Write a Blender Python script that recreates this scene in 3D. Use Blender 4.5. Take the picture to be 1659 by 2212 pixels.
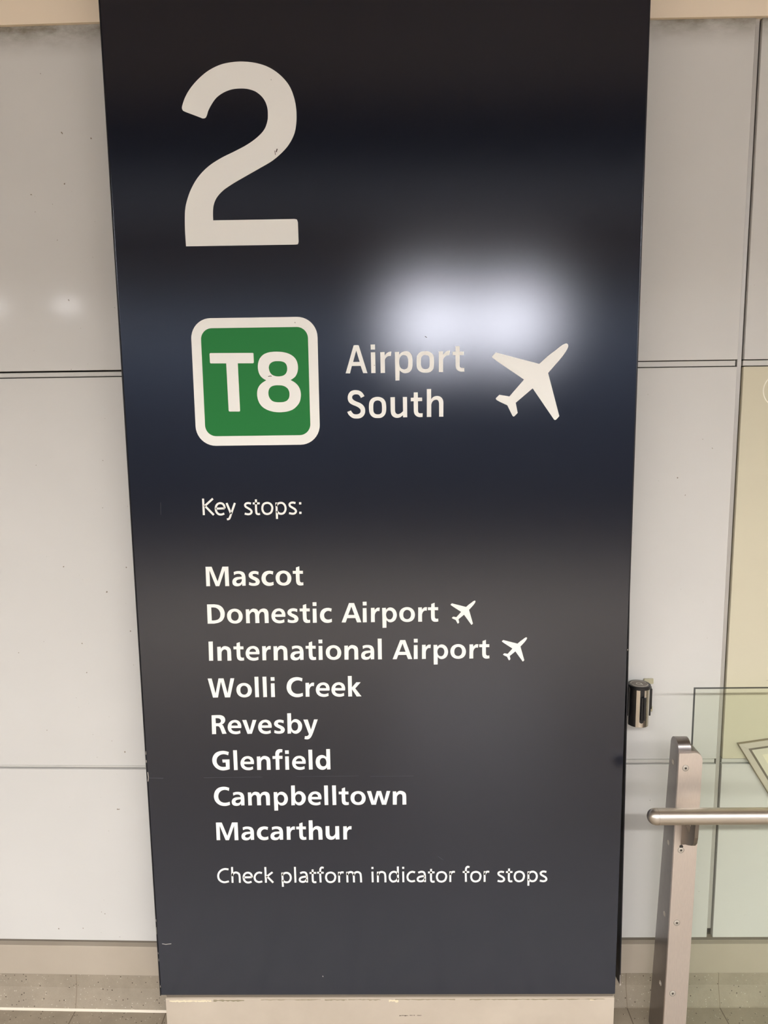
import bpy, bmesh, math
from mathutils import Vector, Matrix

for o in list(bpy.data.objects):
    bpy.data.objects.remove(o)
S = bpy.context.scene
C = S.collection
R = math.radians

# ---------------------------------------------------------------- camera
cam_d = bpy.data.cameras.new('camera')
cam = bpy.data.objects.new('camera', cam_d)
C.objects.link(cam)
pitch, yaw, roll = 0.141818, -0.013437, 0.013024
fwd = Vector((math.sin(yaw) * math.cos(pitch), math.cos(yaw) * math.cos(pitch), -math.sin(pitch)))
rgt = Vector((math.cos(yaw), -math.sin(yaw), 0))
dwn = fwd.cross(rgt)
r2 = math.cos(roll) * rgt + math.sin(roll) * dwn
d2 = -math.sin(roll) * rgt + math.cos(roll) * dwn
m = Matrix((r2, -d2, -fwd)).transposed().to_4x4()
m.translation = (0.030163, -1.607876, 1.521044)
cam.matrix_world = m
cam_d.sensor_fit = 'HORIZONTAL'
cam_d.sensor_width = 36.0
cam_d.lens = 36.0 * 1600 / 1659
cam_d.clip_start = 0.02
S.camera = cam

# ---------------------------------------------------------------- world, exposure
w = bpy.data.worlds.new('world')
S.world = w
w.use_nodes = True
w.node_tree.nodes['Background'].inputs[0].default_value = (0.02, 0.02, 0.022, 1)
S.view_settings.view_transform = 'Standard'
S.view_settings.look = 'None'
S.view_settings.gamma = 1
S.view_settings.exposure = 0.0
S.cycles.use_denoising = True
S.cycles.max_bounces = 10
S.cycles.sample_clamp_indirect = 6
LAMP_NEAR = 45.0      # radiance of the ceiling troffers (row closer to the wall)
LAMP_ROW = 97.0      # recessed louvred row between them, cut off at shallow angles
LAMP_FAR = 50.0       # row further back

# ---------------------------------------------------------------- helpers
def link(o, parent=None):
    C.objects.link(o)
    if parent: o.parent = parent
    return o
def obj(name, bm, mat, parent=None, smooth=None):
    me = bpy.data.meshes.new(name)
    bmesh.ops.recalc_face_normals(bm, faces=bm.faces)
    bm.to_mesh(me); bm.free()
    me.materials.append(mat)
    if smooth is not None:
        me.polygons.foreach_set('use_smooth', [True] * len(me.polygons))
        me.set_sharp_from_angle(angle=R(smooth))
    o = link(bpy.data.objects.new(name, me), parent)
    if smooth is not None:
        wn = o.modifiers.new('weighted_normal', 'WEIGHTED_NORMAL'); wn.weight = 100; wn.keep_sharp = True
    return o
def thing(name, label, cat, loc, group=None):
    o = bpy.data.objects.new(name, None)
    o.empty_display_size = 0.05
    o.location = loc
    o['label'] = label; o['category'] = cat
    if group: o['group'] = group
    return link(o)
def tag(o, label, cat, group=None):
    o['label'] = label; o['category'] = cat
    if group: o['group'] = group
    return o
def struct(o, label=None):
    o['kind'] = 'structure'
    if label: o['label'] = label
    return o
def settle(t):
    # children were modelled in world space: keep them there under the Empty at t.location
    for ch in t.children:
        if 'settled' not in ch.keys():
            ch.matrix_parent_inverse = Matrix.Translation(-t.location)
def box(bm, x0, x1, y0, y1, z0, z1, bev=0, seg=2):
    vs = [bm.verts.new((x, y, z)) for x in (x0, x1) for y in (y0, y1) for z in (z0, z1)]
    f = [(0, 1, 3, 2), (4, 6, 7, 5), (0, 4, 5, 1), (2, 3, 7, 6), (0, 2, 6, 4), (1, 5, 7, 3)]
    fs = [bm.faces.new([vs[i] for i in q]) for q in f]
    if bev:
        es = set(e for q in fs for e in q.edges)
        bmesh.ops.bevel(bm, geom=list(es), offset=bev, segments=seg, affect='EDGES', profile=0.5)
def boxbm(*a, **k):
    bm = bmesh.new(); box(bm, *a, **k); return bm
def prism(bm, pts, axis, a, b, bev=0):
    # pts: 2D polygon; extruded along axis from a to b.  axis 'x': pts=(y,z); 'y': pts=(x,z); 'z': pts=(x,y)
    def P(p, t):
        return {'x': (t, p[0], p[1]), 'y': (p[0], t, p[1]), 'z': (p[0], p[1], t)}[axis]
    v0 = [bm.verts.new(P(p, a)) for p in pts]; v1 = [bm.verts.new(P(p, b)) for p in pts]
    n = len(pts)
    fs = [bm.faces.new(v0), bm.faces.new(v1)]
    for i in range(n):
        fs.append(bm.faces.new((v0[i], v0[(i + 1) % n], v1[(i + 1) % n], v1[i])))
    if bev:
        es = set(fs[0].edges) | set(fs[1].edges)
        bmesh.ops.bevel(bm, geom=list(es), offset=bev, segments=2, affect='EDGES', profile=0.5)
def lathe(bm, prof, centre, axis='z', n=40, caps=True):
    # prof: list of (r, t) along the axis
    rings = []
    for r, t in prof:
        ring = []
        for i in range(n):
            a = 2 * math.pi * i / n
            c, s = r * math.cos(a), r * math.sin(a)
            p = {'z': (c, s, t), 'x': (t, c, s), 'y': (c, t, s)}[axis]
            ring.append(bm.verts.new(Vector(p) + Vector(centre)))
        rings.append(ring)
    for a, b in zip(rings, rings[1:]):
        for i in range(n):
            bm.faces.new((a[i], a[(i + 1) % n], b[(i + 1) % n], b[i]))
    if caps:
        bm.faces.new(rings[0]); bm.faces.new(rings[-1])

# ---------------------------------------------------------------- materials
def mat(name, col, rough=0.5, metal=0.0, spec=0.5, coat=0.0):
    mt = bpy.data.materials.new(name); mt.use_nodes = True
    b = mt.node_tree.nodes['Principled BSDF']
    b.inputs['Base Color'].default_value = (*col, 1)
    b.inputs['Roughness'].default_value = rough
    b.inputs['Metallic'].default_value = metal
    b.inputs['Specular IOR Level'].default_value = spec
    b.inputs['Coat Weight'].default_value = coat
    return mt
def nodes(mt):
    return mt.node_tree.nodes, mt.node_tree.links, mt.node_tree.nodes['Principled BSDF']
def coords(mt, scale=(1, 1, 1), loc=(0, 0, 0), rot=(0, 0, 0)):
    N, L, b = nodes(mt)
    g = N.new('ShaderNodeNewGeometry'); mp = N.new('ShaderNodeMapping')
    mp.inputs['Scale'].default_value = scale; mp.inputs['Location'].default_value = loc
    mp.inputs['Rotation'].default_value = rot
    L.new(g.outputs['Position'], mp.inputs['Vector'])
    return mp.outputs['Vector']
def noise(mt, vec, scale, detail=3, rough=0.5):
    N, L, b = nodes(mt)
    n = N.new('ShaderNodeTexNoise'); n.inputs['Scale'].default_value = scale
    n.inputs['Detail'].default_value = detail; n.inputs['Roughness'].default_value = rough
    L.new(vec, n.inputs['Vector']); return n.outputs['Fac']
def ramp(mt, fac, stops):
    N, L, b = nodes(mt)
    r = N.new('ShaderNodeValToRGB')
    while len(r.color_ramp.elements) < len(stops): r.color_ramp.elements.new(0.5)
    for e, (p, c) in zip(r.color_ramp.elements, stops):
        e.position = p; e.color = (*c, 1)
    L.new(fac, r.inputs['Fac']); return r.outputs['Color']
def mix(mt, fac, a, bb, mode='MIX'):
    N, L, b = nodes(mt)
    n = N.new('ShaderNodeMix'); n.data_type = 'RGBA'; n.blend_type = mode
    for v, i in ((fac, 0), (a, 6), (bb, 7)):
        if isinstance(v, (int, float)): n.inputs[i].default_value = v
        elif isinstance(v, tuple): n.inputs[i].default_value = (*v, 1)
        else: L.new(v, n.inputs[i])
    return n.outputs[2]
def bump(mt, h, strength, dist):
    N, L, b = nodes(mt)
    n = N.new('ShaderNodeBump'); n.inputs['Strength'].default_value = strength
    n.inputs['Distance'].default_value = dist
    L.new(h, n.inputs['Height']); L.new(n.outputs['Normal'], b.inputs['Normal'])
def setcol(mt, c):
    N, L, b = nodes(mt); L.new(c, b.inputs['Base Color'])

def panel_material(name, col):
    mt = mat(name, col, 0.09, 0, 0.10)
    v = coords(mt)
    c = ramp(mt, noise(mt, v, 3.0, 4), [(0.3, tuple(k * 0.965 for k in col)), (0.7, tuple(min(1, k * 1.02) for k in col))])
    # sparse dirt specks and faint scuffs
    sp = ramp(mt, noise(mt, v, 95.0, 1), [(0.788, (0, 0, 0)), (0.81, (1, 1, 1))])
    vs = coords(mt, (1, 1, 6))
    sc = ramp(mt, noise(mt, vs, 9.0, 5, 0.7), [(0.70, (0, 0, 0)), (0.80, (0.35, 0.35, 0.35))])
    c = mix(mt, sc, c, tuple(k * 0.8 for k in col))
    c = mix(mt, sp, c, (0.25, 0.21, 0.16))
    # blotchy grime and painted shade along the top edge under the bulkhead
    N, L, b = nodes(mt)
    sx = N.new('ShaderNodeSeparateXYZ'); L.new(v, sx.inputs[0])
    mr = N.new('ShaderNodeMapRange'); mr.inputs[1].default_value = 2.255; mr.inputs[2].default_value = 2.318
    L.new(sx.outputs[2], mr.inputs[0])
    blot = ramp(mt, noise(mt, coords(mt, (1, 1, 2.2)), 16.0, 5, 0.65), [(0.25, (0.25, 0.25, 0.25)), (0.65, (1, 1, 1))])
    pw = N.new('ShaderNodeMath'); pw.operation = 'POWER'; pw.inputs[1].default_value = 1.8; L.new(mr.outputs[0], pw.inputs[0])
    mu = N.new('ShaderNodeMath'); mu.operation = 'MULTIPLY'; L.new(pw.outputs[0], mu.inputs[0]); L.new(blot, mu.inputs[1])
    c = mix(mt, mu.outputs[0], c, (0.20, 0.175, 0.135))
    setcol(mt, c)
    return mt
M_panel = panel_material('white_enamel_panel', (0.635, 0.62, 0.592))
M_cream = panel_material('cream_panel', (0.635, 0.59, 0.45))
M_strip = mat('joint_strip', (0.57, 0.555, 0.52), 0.4)
M_steelstrip = mat('seam_strip', (0.48, 0.46, 0.43), 0.35, 0.3)
M_back = mat('wall_backing', (0.06, 0.05, 0.042), 0.8)
M_groove = mat('groove_channel', (0.17, 0.145, 0.115), 0.5, 0.2)
M_bulk = mat('bulkhead_paint', (0.88, 0.74, 0.575), 0.5)

M_skirt = mat('painted_skirting', (0.56, 0.48, 0.385), 0.45)
v = coords(M_skirt)
setcol(M_skirt, ramp(M_skirt, noise(M_skirt, v, 5.0, 4), [(0.3, (0.42, 0.36, 0.285)), (0.7, (0.485, 0.42, 0.34))]))

def terrazzo(name, base, pitch, x0, y0, mortar, mcol, row):
    mt = mat(name, base, 0.32)
    N, L, b = nodes(mt)
    v = coords(mt)
    c = ramp(mt, noise(mt, v, 14.0, 5, 0.65), [(0.3, tuple(k * 0.86 for k in base)), (0.7, tuple(k * 1.1 for k in base))])
    c = mix(mt, ramp(mt, noise(mt, v, 420.0, 2), [(0.3, (0, 0, 0)), (0.8, (0.30, 0.30, 0.30))]), c, tuple(k * 0.6 for k in base))
    for sc, thr, col in ((170.0, 0.26, (0.07, 0.05, 0.035)), (230.0, 0.25, (0.58, 0.52, 0.43))):
        vo = N.new('ShaderNodeTexVoronoi'); vo.inputs['Scale'].default_value = sc
        L.new(coords(mt, loc=(sc, sc * 0.3, 0)), vo.inputs['Vector'])
        rnd = N.new('ShaderNodeSeparateColor'); L.new(vo.outputs['Color'], rnd.inputs[0])
        pick = N.new('ShaderNodeMath'); pick.operation = 'GREATER_THAN'; pick.inputs[1].default_value = 0.90
        L.new(rnd.outputs[0], pick.inputs[0])
        near = N.new('ShaderNodeMath'); near.operation = 'LESS_THAN'; near.inputs[1].default_value = thr
        L.new(vo.outputs['Distance'], near.inputs[0])
        mul = N.new('ShaderNodeMath'); mul.operation = 'MULTIPLY'
        L.new(pick.outputs[0], mul.inputs[0]); L.new(near.outputs[0], mul.inputs[1])
        c = mix(mt, mul.outputs[0], c, col)
    br = N.new('ShaderNodeTexBrick'); br.offset = 0.0; br.squash = 1.0
    br.inputs['Scale'].default_value = 1.0
    br.inputs['Brick Width'].default_value = pitch; br.inputs['Row Height'].default_value = row
    br.inputs['Mortar Size'].default_value = mortar; br.inputs['Mortar Smooth'].default_value = 0.1
    L.new(coords(mt, loc=(-x0, -y0, 0)), br.inputs['Vector'])
    c = mix(mt, br.outputs['Fac'], c, mcol)
    setcol(mt, c)
    return mt
PITCH = 0.2345
M_floor = terrazzo('terrazzo_floor', (0.34, 0.285, 0.215), PITCH, 0.6085, 0.0935, 0.0013, (0.14, 0.105, 0.075), PITCH)
M_tile = terrazzo('terrazzo_skirting', (0.355, 0.30, 0.23), PITCH, 0.6085, 7.0, 0.0008, (0.20, 0.155, 0.11), 50.0)
M_grout = mat('cream_grout', (0.78, 0.70, 0.58), 0.7)

M_navy = bpy.data.materials.new('navy_sign_enamel'); M_navy.use_nodes = True
N = M_navy.node_tree.nodes; L = M_navy.node_tree.links
N.remove(N['Principled BSDF'])
b = N.new('ShaderNodeBsdfDiffuse'); b.inputs['Color'].default_value = (0.0065, 0.0082, 0.0165, 1)
gl = N.new('ShaderNodeBsdfGlossy'); gl.distribution = 'BECKMANN'; gl.inputs['Roughness'].default_value = 0.185; gl.inputs['Color'].default_value = (0.78, 0.81, 0.89, 1)
fr = N.new('ShaderNodeFresnel'); fr.inputs['IOR'].default_value = 1.88
mx = N.new('ShaderNodeMixShader')
L.new(fr.outputs[0], mx.inputs[0]); L.new(b.outputs[0], mx.inputs[1]); L.new(gl.outputs[0], mx.inputs[2])
L.new(mx.outputs[0], N['Material Output'].inputs['Surface'])
g = N.new('ShaderNodeNewGeometry'); mp = N.new('ShaderNodeMapping'); mp.inputs['Scale'].default_value = (1, 1, 9)
nz = N.new('ShaderNodeTexNoise'); nz.inputs['Scale'].default_value = 40; nz.inputs['Detail'].default_value = 4
bp = N.new('ShaderNodeBump'); bp.inputs['Strength'].default_value = 0.022; bp.inputs['Distance'].default_value = 0.0004
L.new(g.outputs['Position'], mp.inputs['Vector']); L.new(mp.outputs[0], nz.inputs['Vector']); L.new(nz.outputs[0], bp.inputs['Height'])
L.new(bp.outputs[0], gl.inputs['Normal'])
M_navyside = mat('navy_side_paint', (0.010, 0.010, 0.014), 0.4)
M_white = mat('sign_white_vinyl', (0.95, 0.935, 0.885), 0.45, 0, 0.3)
M_green = mat('sign_green_vinyl', (0.015, 0.20, 0.042), 0.45, 0, 0.25)
M_chip = mat('bare_chip', (0.55, 0.50, 0.44), 0.6)
M_faint = mat('faint_scratch', (0.055, 0.055, 0.065), 0.5)
M_dark = mat('dark_scuff', (0.09, 0.065, 0.045), 0.7)
M_plinth = mat('plinth_paint', (0.66, 0.56, 0.455), 0.5)
v = coords(M_plinth)
setcol(M_plinth, ramp(M_plinth, noise(M_plinth, v, 6.0, 5, 0.6), [(0.3, (0.50, 0.425, 0.34)), (0.7, (0.575, 0.495, 0.40))]))
M_filler = mat('filler_cream', (0.80, 0.70, 0.50), 0.7)
M_gap = mat('gap_strip_brown', (0.155, 0.13, 0.098), 0.7)
M_crack = mat('cracked_edge', (0.30, 0.255, 0.17), 0.8)

def brushed(name, col, rough, axis_scale):
    mt = mat(name, col, rough, 1.0)
    v = coords(mt, axis_scale)
    f = noise(mt, v, 60.0, 3)
    bump(mt, f, 0.08, 0.0004)
    setcol(mt, ramp(mt, f, [(0.3, tuple(k * 0.93 for k in col)), (0.7, col)]))
    return mt
M_post = brushed('brushed_steel_post', (0.90, 0.815, 0.76), 0.45, (14, 1, 1))
M_body = brushed('dull_steel_body', (0.31, 0.285, 0.275), 0.33, (14, 1, 1))
M_rail = brushed('brushed_steel_rail', (0.66, 0.60, 0.53), 0.36, (1, 14, 14))
M_screw = mat('screw_steel', (0.66, 0.61, 0.54), 0.5, 0.7)
M_hole = mat('socket_dark', (0.03, 0.025, 0.02), 0.6)
M_bracket = mat('bracket_steel', (0.27, 0.235, 0.205), 0.35, 1.0)
M_chrome = mat('polished_chrome', (0.62, 0.58, 0.53), 0.07, 1.0)
M_black = mat('black_plastic', (0.010, 0.010, 0.011), 0.35)
M_capgrey = mat('cap_disc', (0.16, 0.135, 0.11), 0.4)
M_capmark = mat('cap_mark', (0.50, 0.46, 0.40), 0.4)
M_clear = mat('yellowed_plastic', (0.72, 0.66, 0.45), 0.3)
N, L, b = nodes(M_clear); b.inputs['Transmission Weight'].default_value = 0.4
M_alu = mat('frame_aluminium', (0.58, 0.53, 0.44), 0.45, 0.1)
M_framepanel = mat('frame_cream_board', (0.74, 0.68, 0.50), 0.6)
v = coords(M_framepanel)
setcol(M_framepanel, ramp(M_framepanel, noise(M_framepanel, v, 18.0, 3), [(0.35, (0.70, 0.62, 0.38)), (0.65, (0.78, 0.73, 0.58))]))
M_margin = mat('board_margin_paint', (0.66, 0.62, 0.50), 0.6)
M_ring = mat('ring_sticker_white', (0.92, 0.88, 0.76), 0.5)

# clear float glass: tinted body, real Fresnel, light passes for shadows as a thin pane does
M_glass = bpy.data.materials.new('green_tinted_glass'); M_glass.use_nodes = True
N = M_glass.node_tree.nodes; L = M_glass.node_tree.links
N.clear()
out = N.new('ShaderNodeOutputMaterial'); mx = N.new('ShaderNodeMixShader')
tr = N.new('ShaderNodeBsdfTransparent'); tr.inputs[0].default_value = (0.962, 0.98, 0.950, 1)
gl = N.new('ShaderNodeBsdfGlossy'); gl.inputs['Roughness'].default_value = 0.02
fr = N.new('ShaderNodeFresnel'); gg = N.new('ShaderNodeNewGeometry'); io = N.new('ShaderNodeMath')
io.operation = 'MULTIPLY_ADD'; io.inputs[1].default_value = 1 / 1.45 - 1.45; io.inputs[2].default_value = 1.45
L.new(gg.outputs['Backfacing'], io.inputs[0]); L.new(io.outputs[0], fr.inputs['IOR'])   # a pane: same reflectance on both faces
L.new(fr.outputs[0], mx.inputs[0]); L.new(tr.outputs[0], mx.inputs[1]); L.new(gl.outputs[0], mx.inputs[2])
L.new(mx.outputs[0], out.inputs[0])
M_glassedge = mat('glass_edge_dark', (0.02, 0.03, 0.025), 0.2)

M_hallwall = mat('hall_wall', (0.42, 0.39, 0.35), 0.6)
M_ceil = mat('ceiling_panel', (0.26, 0.205, 0.16), 0.7)
M_void = mat('dark_ceiling_void', (0.005, 0.005, 0.006), 0.9)
M_track = mat('dark_rear_cladding', (0.55, 0.62, 0.78), 0.5)
def emit(name, col, k):
    mt = bpy.data.materials.new(name); mt.use_nodes = True
    n = mt.node_tree.nodes; n.clear()
    o = n.new('ShaderNodeOutputMaterial'); e = n.new('ShaderNodeEmission')
    e.inputs[0].default_value = (*col, 1); e.inputs[1].default_value = k
    mt.node_tree.links.new(e.outputs[0], o.inputs[0]); return mt
M_lampN = emit('troffer_diffuser', (1.0, 0.985, 0.97), LAMP_NEAR)
M_lampR = emit('recessed_diffuser', (1.0, 0.985, 0.97), LAMP_ROW)
M_lampAdded = emit('added_wall_wash', (0.85, 0.92, 1.0), 14.0)
M_lampF = emit('platform_diffuser', (1.0, 0.97, 0.99), LAMP_FAR)

# ---------------------------------------------------------------- hall shell
WY = 0.085            # face of the wall panels
X0, X1, YB, ZC = -7.0, 7.0, -12.0, 3.05
struct(obj('floor', boxbm(X0, X1, YB, 0.20, -0.12, 0.0), M_floor), 'speckled beige terrazzo tile floor')
bm = bmesh.new()
box(bm, X0, X1, -2.35, 0.20, ZC, ZC + 0.1)
box(bm, X0, X1, YB, -5.0, ZC, ZC + 0.1)
struct(obj('ceiling', bm, M_ceil), 'pale panel ceiling')
struct(obj('ceiling_void', boxbm(X0, X1, -5.0, -2.35, ZC + 0.002, ZC + 0.1), M_void), 'black service slot in ceiling')
struct(obj('wall_rear', boxbm(X0, X1, YB - 0.1, YB, 0, ZC), M_track), 'dark far wall across platform')
struct(obj('wall_east', boxbm(X1, X1 + 0.1, YB, 0.2, 0, ZC), M_hallwall))
struct(obj('wall_west', boxbm(X0 - 0.1, X0, YB, 0.2, 0, ZC), M_hallwall))

def panel(x0, x1, z0, z1, parent, mt=None):
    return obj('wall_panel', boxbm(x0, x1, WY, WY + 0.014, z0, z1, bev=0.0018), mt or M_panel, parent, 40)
# right of the sign
zr = dict(beam=2.3207, j1=1.6127, j2=0.6678, pb=0.1951, gb=0.1795, sk=0.0988)
wr = struct(obj('wall_right', boxbm(0.0, X1, WY + 0.020, 0.20, 0.0, ZC), M_back), 'white panelled wall right of sign')
seams = [0.8012, 2.02, 3.24, 4.46, 5.68]
def bays(xs, first, last, gap):
    e = [first] + [t for s in xs for t in (s, s + gap)] + [last]
    return [(e[i], e[i + 1]) for i in range(0, len(e), 2)]
for k, (a, b_) in enumerate(bays(seams, 0.30, X1, 0.0140)):
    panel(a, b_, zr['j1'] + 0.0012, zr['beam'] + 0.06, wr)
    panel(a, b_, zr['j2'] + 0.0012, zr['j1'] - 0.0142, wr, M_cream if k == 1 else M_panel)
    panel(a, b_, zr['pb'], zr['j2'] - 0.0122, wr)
    obj('joint_strip', boxbm(a, b_ - 0.003, WY + 0.004, WY + 0.02, zr['j1'] - 0.0124, zr['j1'] - 0.0006, bev=0.001), M_strip, wr)
    obj('joint_strip', boxbm(a, b_ - 0.003, WY + 0.003, WY + 0.02, zr['j2'] - 0.0096, zr['j2'] - 0.0006, bev=0.001), M_strip, wr)
for s in seams:
    obj('seam_strip', boxbm(s + 0.0006, s + 0.0102, WY + 0.004, WY + 0.02, zr['pb'] + 0.022, zr['beam'] + 0.06, bev=0.001), M_steelstrip, wr)
struct(obj('trim_1', boxbm(0.30, X1, WY + 0.012, WY + 0.02, zr['gb'], zr['pb']), M_groove), 'dark recessed channel above right skirting')
struct(obj('baseboard_right', boxbm(0.30, X1, WY - 0.003, WY + 0.02, zr['sk'], zr['gb'], bev=0.0015), M_skirt, None, 40), 'beige metal skirting right of sign')
def tile_prof(x0, x1, ztop):
    bm = bmesh.new()
    prism(bm, [(0.12, -0.01), (0.0835, -0.01), (0.0835, 0.004), (0.0985, 0.052), (0.1005, ztop), (0.12, ztop)], 'x', x0, x1)
    return bm
struct(obj('trim_2', tile_prof(0.30, X1, zr['sk']), M_tile), 'speckled terrazzo skirting tiles right')
struct(obj('trim_3', boxbm(0.30, X1, WY - 0.008, 0.20, 2.316918, ZC, bev=0.0006), M_bulk, None, 40), 'warm cream bulkhead over right wall')
# left of the sign: its plane is turned a little about the vertical at the sign
zl = dict(beam=2.3306, j1=1.6083, j2=0.6634, pb=0.1966, gb=0.1830, sk=0.1022)
YAWL, XL = 0.024164, -0.57
ML = Matrix.Translation((XL, 0.076256, 0)) @ Matrix.Rotation(-YAWL, 4, 'Z') @ Matrix.Translation((-XL, -WY, 0))
wl = struct(obj('wall_left', boxbm(X0, -0.1, WY + 0.020, 0.12, 0.0, ZC), M_back), 'white panelled wall left of sign')
seamsl = [-5.30, -4.08, -2.86, -1.64]
for a, b_ in bays(seamsl, X0, -0.30, 0.0140):
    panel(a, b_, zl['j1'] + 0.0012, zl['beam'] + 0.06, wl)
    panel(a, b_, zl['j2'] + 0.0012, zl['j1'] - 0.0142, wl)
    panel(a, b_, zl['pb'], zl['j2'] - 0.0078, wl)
    obj('joint_strip', boxbm(a, b_ - 0.003, WY + 0.005, WY + 0.02, zl['j1'] - 0.0124, zl['j1'] - 0.0020, bev=0.002), M_strip, wl)
    obj('joint_strip', boxbm(a, b_ - 0.003, WY + 0.004, WY + 0.02, zl['j2'] - 0.0050, zl['j2'] - 0.0006, bev=0.001), M_strip, wl)
for s in seamsl:
    obj('seam_strip', boxbm(s + 0.0006, s + 0.0102, WY + 0.004, WY + 0.02, zl['pb'] + 0.022, zl['beam'] + 0.06, bev=0.001), M_steelstrip, wl)
L_parts = [wl]
L_parts.append(struct(obj('trim_4', boxbm(X0, -0.30, WY + 0.012, WY + 0.02, zl['gb'], zl['pb']), M_groove), 'dark recessed channel above left skirting'))
L_parts.append(struct(obj('baseboard_left', boxbm(X0, -0.30, WY - 0.003, WY + 0.02, zl['sk'], zl['gb'], bev=0.0015), M_skirt, None, 40), 'beige metal skirting left of sign'))
L_parts.append(struct(obj('trim_5', tile_prof(X0, -0.30, zl['sk']), M_tile), 'speckled terrazzo skirting tiles left'))
bm = bmesh.new()
prism(bm, [(0.0845, -0.002), (0.0795, -0.002), (0.0800, 0.0012), (0.0845, 0.0052)], 'x', X0, -0.52)
L_parts.append(struct(obj('trim_6', bm, M_grout), 'cracked cream grout bead along left floor edge'))
L_parts.append(struct(obj('trim_7', boxbm(X0, -0.30, WY - 0.008, 0.12, 2.326712, ZC, bev=0.0006), M_bulk, None, 40), 'warm cream bulkhead over left wall'))
for o in L_parts:
    o.matrix_world = ML

# ---------------------------------------------------------------- ceiling lamps
def lamp(x, y, lx, ly, mt, label):
    t = thing('ceiling_lamp', label, 'lamp', (x, y, ZC), 'ceiling lamps of the platform hall')
    bm = bmesh.new()
    z0 = ZC - 0.09
    box(bm, x - lx / 2 - 0.02, x + lx / 2 + 0.02, y - ly / 2 - 0.02, y + ly / 2 + 0.02, z0 + 0.012, ZC, bev=0.004)
    obj('housing', bm, M_capgrey, t)
    obj('diffuser', boxbm(x - lx / 2, x + lx / 2, y - ly / 2, y + ly / 2, z0, z0 + 0.0118), mt, t)
    settle(t)
    return t
lamp(-4.9, -3.7, 3.6, 0.32, M_lampN, 'ceiling lamp behind the viewer, left one of the near pair')
lamp(4.9, -3.7, 3.6, 0.32, M_lampN, 'ceiling lamp behind the viewer, right one of the near pair')
t = thing('ceiling_lamp', 'long recessed ceiling lamp with deep black louvre sides behind the viewer', 'lamp', (0, -3.7, ZC), 'ceiling lamps of the platform hall')
for y in (-3.87, -3.54):
    obj('louvre_side', boxbm(-2.95, 2.95, y, y + 0.01, ZC - 0.105, ZC, bev=0.002), M_void, t)
for x in (-2.95, 2.94):
    obj('louvre_end', boxbm(x, x + 0.01, -3.86, -3.54, ZC - 0.105, ZC), M_void, t)
obj('diffuser', boxbm(-2.94, 2.94, -3.859, -3.541, ZC - 0.006, ZC - 0.001), M_lampR, t)
settle(t)
t = thing('ceiling_lamp', 'slim added unseen lamp brightening the far rear wall', 'lamp', (0, -11.4, ZC), 'ceiling lamps of the platform hall')  # unseen lamp added to brighten the rear wall reflected in the sign
obj('housing', boxbm(-6.0, 6.0, -11.52, -11.30, ZC - 0.03, ZC), M_capgrey, t)
obj('diffuser', boxbm(-5.98, 5.98, -11.50, -11.32, ZC - 0.036, ZC - 0.0302), M_lampAdded, t)
settle(t)
def twin(x, y, label, k=1.0, dz=0.0):
    t = thing('hanging_lamp', label, 'lamp', (x, y, 2.45 + dz), 'ceiling lamps of the platform hall')
    zc = 2.45 + dz
    for dx in (-0.46, 0.46):
        obj('lamp_head', boxbm(x + dx - 0.31 * k, x + dx + 0.31 * k, y - 0.12, y, zc - 0.17 * k, zc + 0.17 * k, bev=0.01), M_capgrey, t)
        obj('diffuser', boxbm(x + dx - 0.29 * k, x + dx + 0.29 * k, y + 0.001, y + 0.004, zc - 0.15 * k, zc + 0.15 * k), M_lampF, t)
        obj('hanger', boxbm(x + dx - 0.02, x + dx + 0.02, y - 0.08, y - 0.04, zc + 0.17 * k, ZC), M_capgrey, t)
    settle(t)
twin(0.95, -7.1, 'far twin hanging lamp facing the sign across the platform')
twin(-4.64, -7.1, 'far small twin hanging lamp left of the sign across the platform', 0.5, 0.30)
twin(6.0, -7.1, 'far twin hanging lamp right of the sign across the platform')

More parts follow.
